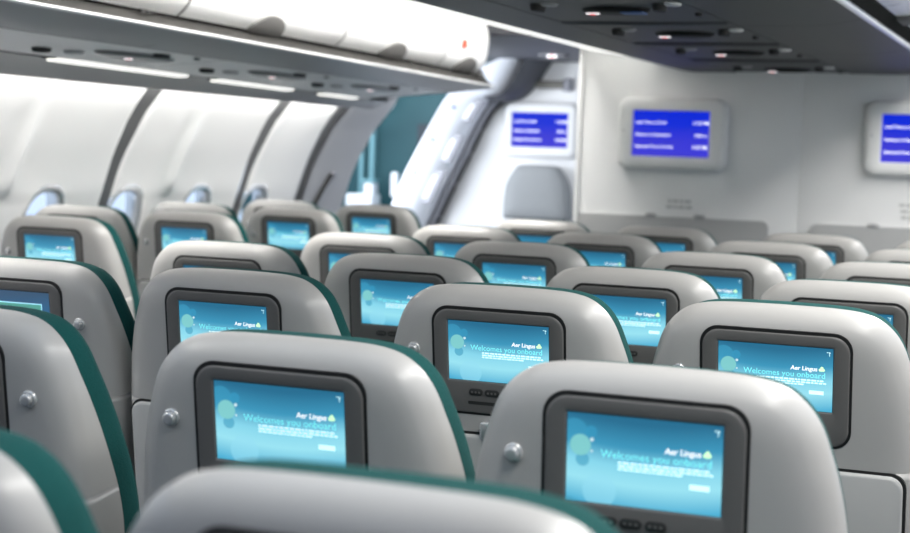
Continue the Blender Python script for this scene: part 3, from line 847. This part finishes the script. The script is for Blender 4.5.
def pxz(x, y, d=0):                                   # point on the service panel plane
    p = lerp_prof(PN, PF, y); k = (x-p[0][0])/(p[1][0]-p[0][0]); return (x, y, p[0][1]+(p[1][1]-p[0][1])*k - d)
def blob(mb, x, y, rx, ry, d, fn, n=20, pw=1.0):
    def row(k, dd): return [fn(x+rx*k*math.cos(2*PI*q/n), y+ry*k*math.copysign(abs(math.sin(2*PI*q/n))**pw, math.sin(2*PI*q/n)), dd) for q in range(n)]
    mb.rings([row(1, 0), row(.97, d*.5), row(.85, d), row(.3, d)])
PSUS = [(2.55, 3.42, 3.05), (3.426, 4.90, 4.53), (4.906, 5.82, 5.52), (5.826, 6.97, 6.42)]
for n_, (y0, y1, yc) in enumerate(PSUS):
    t = thing('service_panel', ['grey overhead service panel at the far left edge above the windows', 'grey overhead service panel with reading lights over the first dark wall rib', 'grey overhead service panel with reading lights over the second light strip',
               'grey overhead service panel with reading lights nearest the door'][n_], 'panel', (0, 0, 0), 'service panels above the window seats')
    mb = MB(); loft(mb, PN, PF, y0, y1, 3); mb.build('panel', M['psu'], t)
    if n_ == 0: continue
    mb = MB(); blob(mb, -1.74, yc+.02, .05, .23, .010, pxz, 24); mb.build('lens', M['psulens'], t, 60)
    mb = MB(); mb.box(pxz(-1.755, yc, .0115), (.016, .030, .003)); mb.build('sign', M['sign_w'], t)
    mb = MB(); mb.box(pxz(-1.755, yc, .0132), (.013, .010, .002)); mb.build('red_symbol', M['sign_r'], t)
    mb = MB(); blob(mb, -1.80, yc-.24, .022, .05, .008, pxz); mb.build('reading_light', M['mark'], t, 60)
    mb = MB(); blob(mb, -1.82, yc-.38, .02, .045, .012, pxz); mb.build('air_vent', M['lip'], t, 60)
    mb = MB(); blob(mb, -1.665, yc+.06, .014, .05, .010, pxz); mb.build('air_vent', M['lip'], t, 60)
    mb = MB(); blob(mb, -1.645, yc+.25, .008, .018, .005, pxz); mb.build('catch', M['lip'], t, 60)
for y0, y1, lab in ((2.6, 3.98, 'pale light strip above the window wall at left border'), (4.41, 5.28, 'long pale light strip above the first dark wall rib'), (5.52, 6.20, 'pale light strip above the second pair of windows'), (6.52, 6.90, 'short pale light strip nearest the door')):
    t = thing('glowing_strip', lab, 'light', (0, 0, 0), 'light strips above the windows')
    mb = MB(); loft(mb, [(-1.915, 1.629), (-1.922, 1.613), (-1.958, 1.610), (-1.965, 1.629)], [(-2.038, 1.609), (-2.046, 1.593), (-2.080, 1.590), (-2.087, 1.609)], y0, y1)
    mb.build('glowing_face', M['strip'], t)
    mb = MB()
    for y in (y0-.012, y1+.012):
        p = lerp_prof([(-1.94, 1.624)], [(-2.063, 1.604)], y)[0]; mb.box((p[0], y, p[1]), (.045, .024, .012), .003)
    mb.build('end_cap', M['lip'], t)
# tiny row markers on the dark bin lip
t = thing('row_marker', 'tiny black seat row marker on the dark lip under the second white bin', 'marker', (-1.432, 4.12, 1.7325))
mb = MB(); mb.box((.006, -.02, .0055), (.014, .025, .010)); mb.box((.006, .022, .0055), (.012, .034, .007)); mb.build('symbols', M['gap'], t)

# ------------------------------------------------------------------ centre bins
CN = 1.745
def cstrip(name, prof, m, y0=-.6, y1=6.945):
    mb = MB(); mb.grid([[(x, y, z) for x, z in prof] for y in (y0, 2.0, 4.5, y1)]); return struct(mb.build(name, m, None, 40))
CLEFT = catmull([(-.605, 1.796), (-.70, 1.810), (-.93, 1.848), (-1.0, 1.90), (-1.0, 2.0), (-.9, 2.15), (-.7, 2.22)], 5)
CRIGHT = catmull([(.66, 1.800), (.70, 1.806), (.76, 1.835), (.82, 1.90), (.83, 2.0), (.78, 2.12), (.66, 2.22)], 5)
E3 = [(-.6, 2.0), (2.0, 3.4), (3.4, 4.62), (4.62, 5.75), (5.75, 6.94)]
for i, (a, b) in enumerate(E3[1:]):
    t = thing('centre_bin', ['centre overhead bin nearest the camera, dark grey underside', 'centre overhead bin second from camera, dark grey underside at top right', 'centre overhead bin third from camera, with dark grey underside',
        'centre overhead bin against the bulkhead above the wall monitors, dark grey underside'][i], 'bin', (0, (a+b)/2, 1.75), 'centre overhead bins')
    off = Vector((0, (a+b)/2, 1.75))
    def part(name, prof, m, e=.003):
        mb = MB(); mb.grid([[(x, y, z) for x, z in prof] for y in (a+e, (a+b)/2, b-e)]); mb.v = [tuple(Vector(v)-off) for v in mb.v]; return mb.build(name, m, t, 40)
    part('bin_door', CLEFT, M['white']); part('bin_door', CRIGHT, M['white'])
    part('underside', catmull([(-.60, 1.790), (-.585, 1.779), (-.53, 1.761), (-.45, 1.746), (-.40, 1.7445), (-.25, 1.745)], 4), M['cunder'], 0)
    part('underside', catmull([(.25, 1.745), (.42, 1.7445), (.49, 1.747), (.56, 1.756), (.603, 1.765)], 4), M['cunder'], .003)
    part('nose_trim', catmull([(.603, 1.765), (.613, 1.768), (.617, 1.775), (.612, 1.783)], 4), M['nose'], 0)
    part('bin_lip', [(.612, 1.783), (.655, 1.797), (.655, 1.83)], M['lipmatte'], 0)
    part('core', [(-.62, 1.80), (-.5, 1.775), (.5, 1.775), (.62, 1.80), (.68, 1.83)], M['lip'], 0)
    mb = MB()
    yl = (a+b)/2 - .17; rows = []
    for r, o in ((1, -.004), (1, .008), (.9, .012), (.4, .013), (.03, .013)):
        row = []
        for k in range(17):
            an = PI*k/16; dist = .06*r*math.sin(an); pr = CRIGHT; acc = 0; p = pr[0]; q0, q1 = pr[0], pr[1]
            for q0, q1 in zip(pr, pr[1:]):
                l = math.hypot(q1[0]-q0[0], q1[1]-q0[1])
                if acc+l >= dist: kk = (dist-acc)/l; p = (q0[0]+(q1[0]-q0[0])*kk, q0[1]+(q1[1]-q0[1])*kk); break
                acc += l
            tx, tz = q1[0]-q0[0], q1[1]-q0[1]; l = math.hypot(tx, tz)
            row.append((p[0]+tz/l*o, yl+.10*r*math.cos(an), p[1]-tx/l*o))
        rows.append(row)
    mb.grid(rows); mb.v = [tuple(Vector(v)-off) for v in mb.v]; mb.build('latch', M['latch'], t, 50)
def cz(x, y, d): return (x, y, CN-d)
CP = [(2.9, 'grey service panel under the centre bins, nearest the camera'), (3.35, 'x'), (4.128, 'dark service panel under the centre bins with lit sign, nearest of the four in view'), (4.888, 'dark service panel under the centre bins with lit sign, second of the four in view'),
      (5.680, 'dark service panel under the centre bins with lit sign, third of the four in view'), (6.50, 'dark service panel under the centre bins with lit sign, closest to the bulkhead')]
for y, lab in CP[2:]:
    t = thing('service_panel', lab, 'panel', (0, y, CN), 'service panels under the centre bins')
    loc = lambda x, yy, d: (x, yy, -d)
    h = .375 if y > 4.5 else .37
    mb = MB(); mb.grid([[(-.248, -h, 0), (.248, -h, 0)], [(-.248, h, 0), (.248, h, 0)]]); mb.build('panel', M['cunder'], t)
    mb = MB(); mb.grid([[(x, -h+.03*math.sin(PI*(x+.25)/.5)+q, -dd) for x in [-.245+.49*k/12 for k in range(13)]] for q, dd in ((-.02, 0), (0, .007), (.03, .001))]); mb.build('ridge', M['cunder'], t, 60)
    yy = 0 if y < 6.4 else .14
    mb = MB(); blob(mb, .03, yy, .095, .075, .012, loc, 28, 1.4); mb.build('lens', M['lens'], t, 60)
    mb = MB(); mb.box((-.030, yy-.012, -.0135), (.032, .020, .003)); mb.build('sign', M['sign_w'], t)
    mb = MB(); mb.box((-.030, yy-.012, -.0155), (.011, .017, .003)); mb.build('red_symbol', M['sign_r'], t)
    for q in (-.155, .175):
        mb = MB(); blob(mb, q, yy-.10, .018, .04, .016, loc, 16); mb.build('air_vent', M['lip'], t, 60)
        mb = MB(); blob(mb, q+.045, yy-.14, .022, .03, .006, loc, 16); mb.build('reading_light', M['mark'] if q < 0 else M['psu'], t, 60)
    mb = MB(); blob(mb, .225, yy+.12, .010, .018, .008, loc, 12); mb.build('catch', M['lip'], t, 60)
    if y < 4.5:
        mb = MB(); mb.box((.085, -.02, -.013), (.06, .05, .004)); mb.build('blue_indicator', M['bluecard'], t)
mb = MB(); mb.grid([[(-.248, y, CN), (.248, y, CN)] for y in (2.0, 3.728)]); struct(mb.build('trim_32', M['cunder']))
for x in (-.25, .25):
    mb = MB(); mb.box((x, 4.45, CN+.001), (.006, 4.98, .004)); struct(mb.build('trim_%d' % (33 if x < 0 else 34), M['gap']))

struct(MB().box((0, -1.6, 1.1), (5.3, .08, 2.3)).build('wall_rear', M['niche']))
t = thing('glowing_strip', 'long white glowing band added between the dark centre bins and the left aisle', 'light', (0, 0, 0), 'added glowing bands')  # emission added to this band so the pale bin edge looks bright
mb = MB(); mb.grid([[(x, y, z) for x, z in [(-.612, 1.7925), (-.62, 1.7915), (-.76, 1.8115), (-.92, 1.838), (-.93, 1.842)]] for y in (.2, 3, 6.94)]); mb.build('glowing_face', M['strip'], t, 60)
# ------------------------------------------------------------------ lights
def area(name, loc, size, sy, power, color, direction):
    l = bpy.data.lights.new(name, 'AREA'); l.shape = 'RECTANGLE'; l.size = size; l.size_y = sy; l.energy = power; l.color = color
    o = bpy.data.objects.new(name, l); COL.objects.link(o); o.location = loc
    d = Vector(direction).normalized()
    zax = -d; yax = Vector((0, 1, 0)) if abs(d.y) < .9 else Vector((0, 0, 1)); xax = yax.cross(zax).normalized(); yax = zax.cross(xax)
    o.rotation_euler = Matrix((xax, yax, zax)).transposed().to_euler(); return o
WARM = (1, .985, .96)
area('aisle_light_left', (-1.06, 3.95, 2.195), .24, 5.9, 86, WARM, (.12, 0, -1)).data.spread = math.radians(100)
area('bin_cove_light_left', (-.93, 4.4, 2.185), .08, 5.0, 15, WARM, (-1, 0, -.5)).data.spread = math.radians(110)
area('aisle_light_right', (1.20, 3.8, 2.195), .30, 6.1, 108, WARM, (0, 0, -1))
area('sidewall_cove_light', (-2.185, 4.2, 1.645), .05, 6.2, 48, (1, .99, .97), (-.42, 0, -1))
area('sidewall_cove_light_right', (2.185, 4.2, 1.645), .04, 6.2, 20, (1, .99, .97), (.55, 0, -1))
area('vestibule_light', (-1.75, 8.0, 1.90), .6, .5, 12, (.90, .94, 1), (-.15, .35, -1))
area('door_daylight', (-3.05, 7.95, 1.35),   .9, 1.6, 60, (.86, .91, 1), (.85, .55, -.05))
area('bridge_light', (-3.4, 9.5, 2.5), 1.0, .8, 30, (.85, .95, 1), (0, .3, -1))

w = bpy.data.worlds.new('World'); SC.world = w; w.use_nodes = True
bg = w.node_tree.nodes['Background']; bg.inputs['Color'].default_value = (0.66, 0.80, 1.0, 1); bg.inputs['Strength'].default_value = 1.2

# ------------------------------------------------------------------ camera
f, yaw, pit, rol = 1599.4, 0.3811, 0.0691, 0.0356
fw = Vector((-math.sin(yaw)*math.cos(pit), math.cos(yaw)*math.cos(pit), -math.sin(pit)))
rt = Vector((math.cos(yaw), math.sin(yaw), 0)); up = rt.cross(fw)
r2 = math.cos(rol)*rt+math.sin(rol)*up; u2 = -math.sin(rol)*rt+math.cos(rol)*up
cd = bpy.data.cameras.new('camera'); cam = bpy.data.objects.new('camera', cd); COL.objects.link(cam)
cam.matrix_world = Matrix(((r2.x, u2.x, -fw.x, 1.2497), (r2.y, u2.y, -fw.y, 0), (r2.z, u2.z, -fw.z, 1.3412), (0, 0, 0, 1)))
cd.sensor_width = 36; cd.lens = f/910*36; cd.clip_start = .05
cd.dof.use_dof = True; cd.dof.focus_distance = 2.75; cd.dof.aperture_fstop = 4.5; cd.dof.aperture_blades = 9
SC.camera = cam
SC.view_settings.view_transform = 'Standard'; SC.view_settings.look = 'None'
SC.view_settings.exposure = 0.0; SC.view_settings.gamma = 1.0
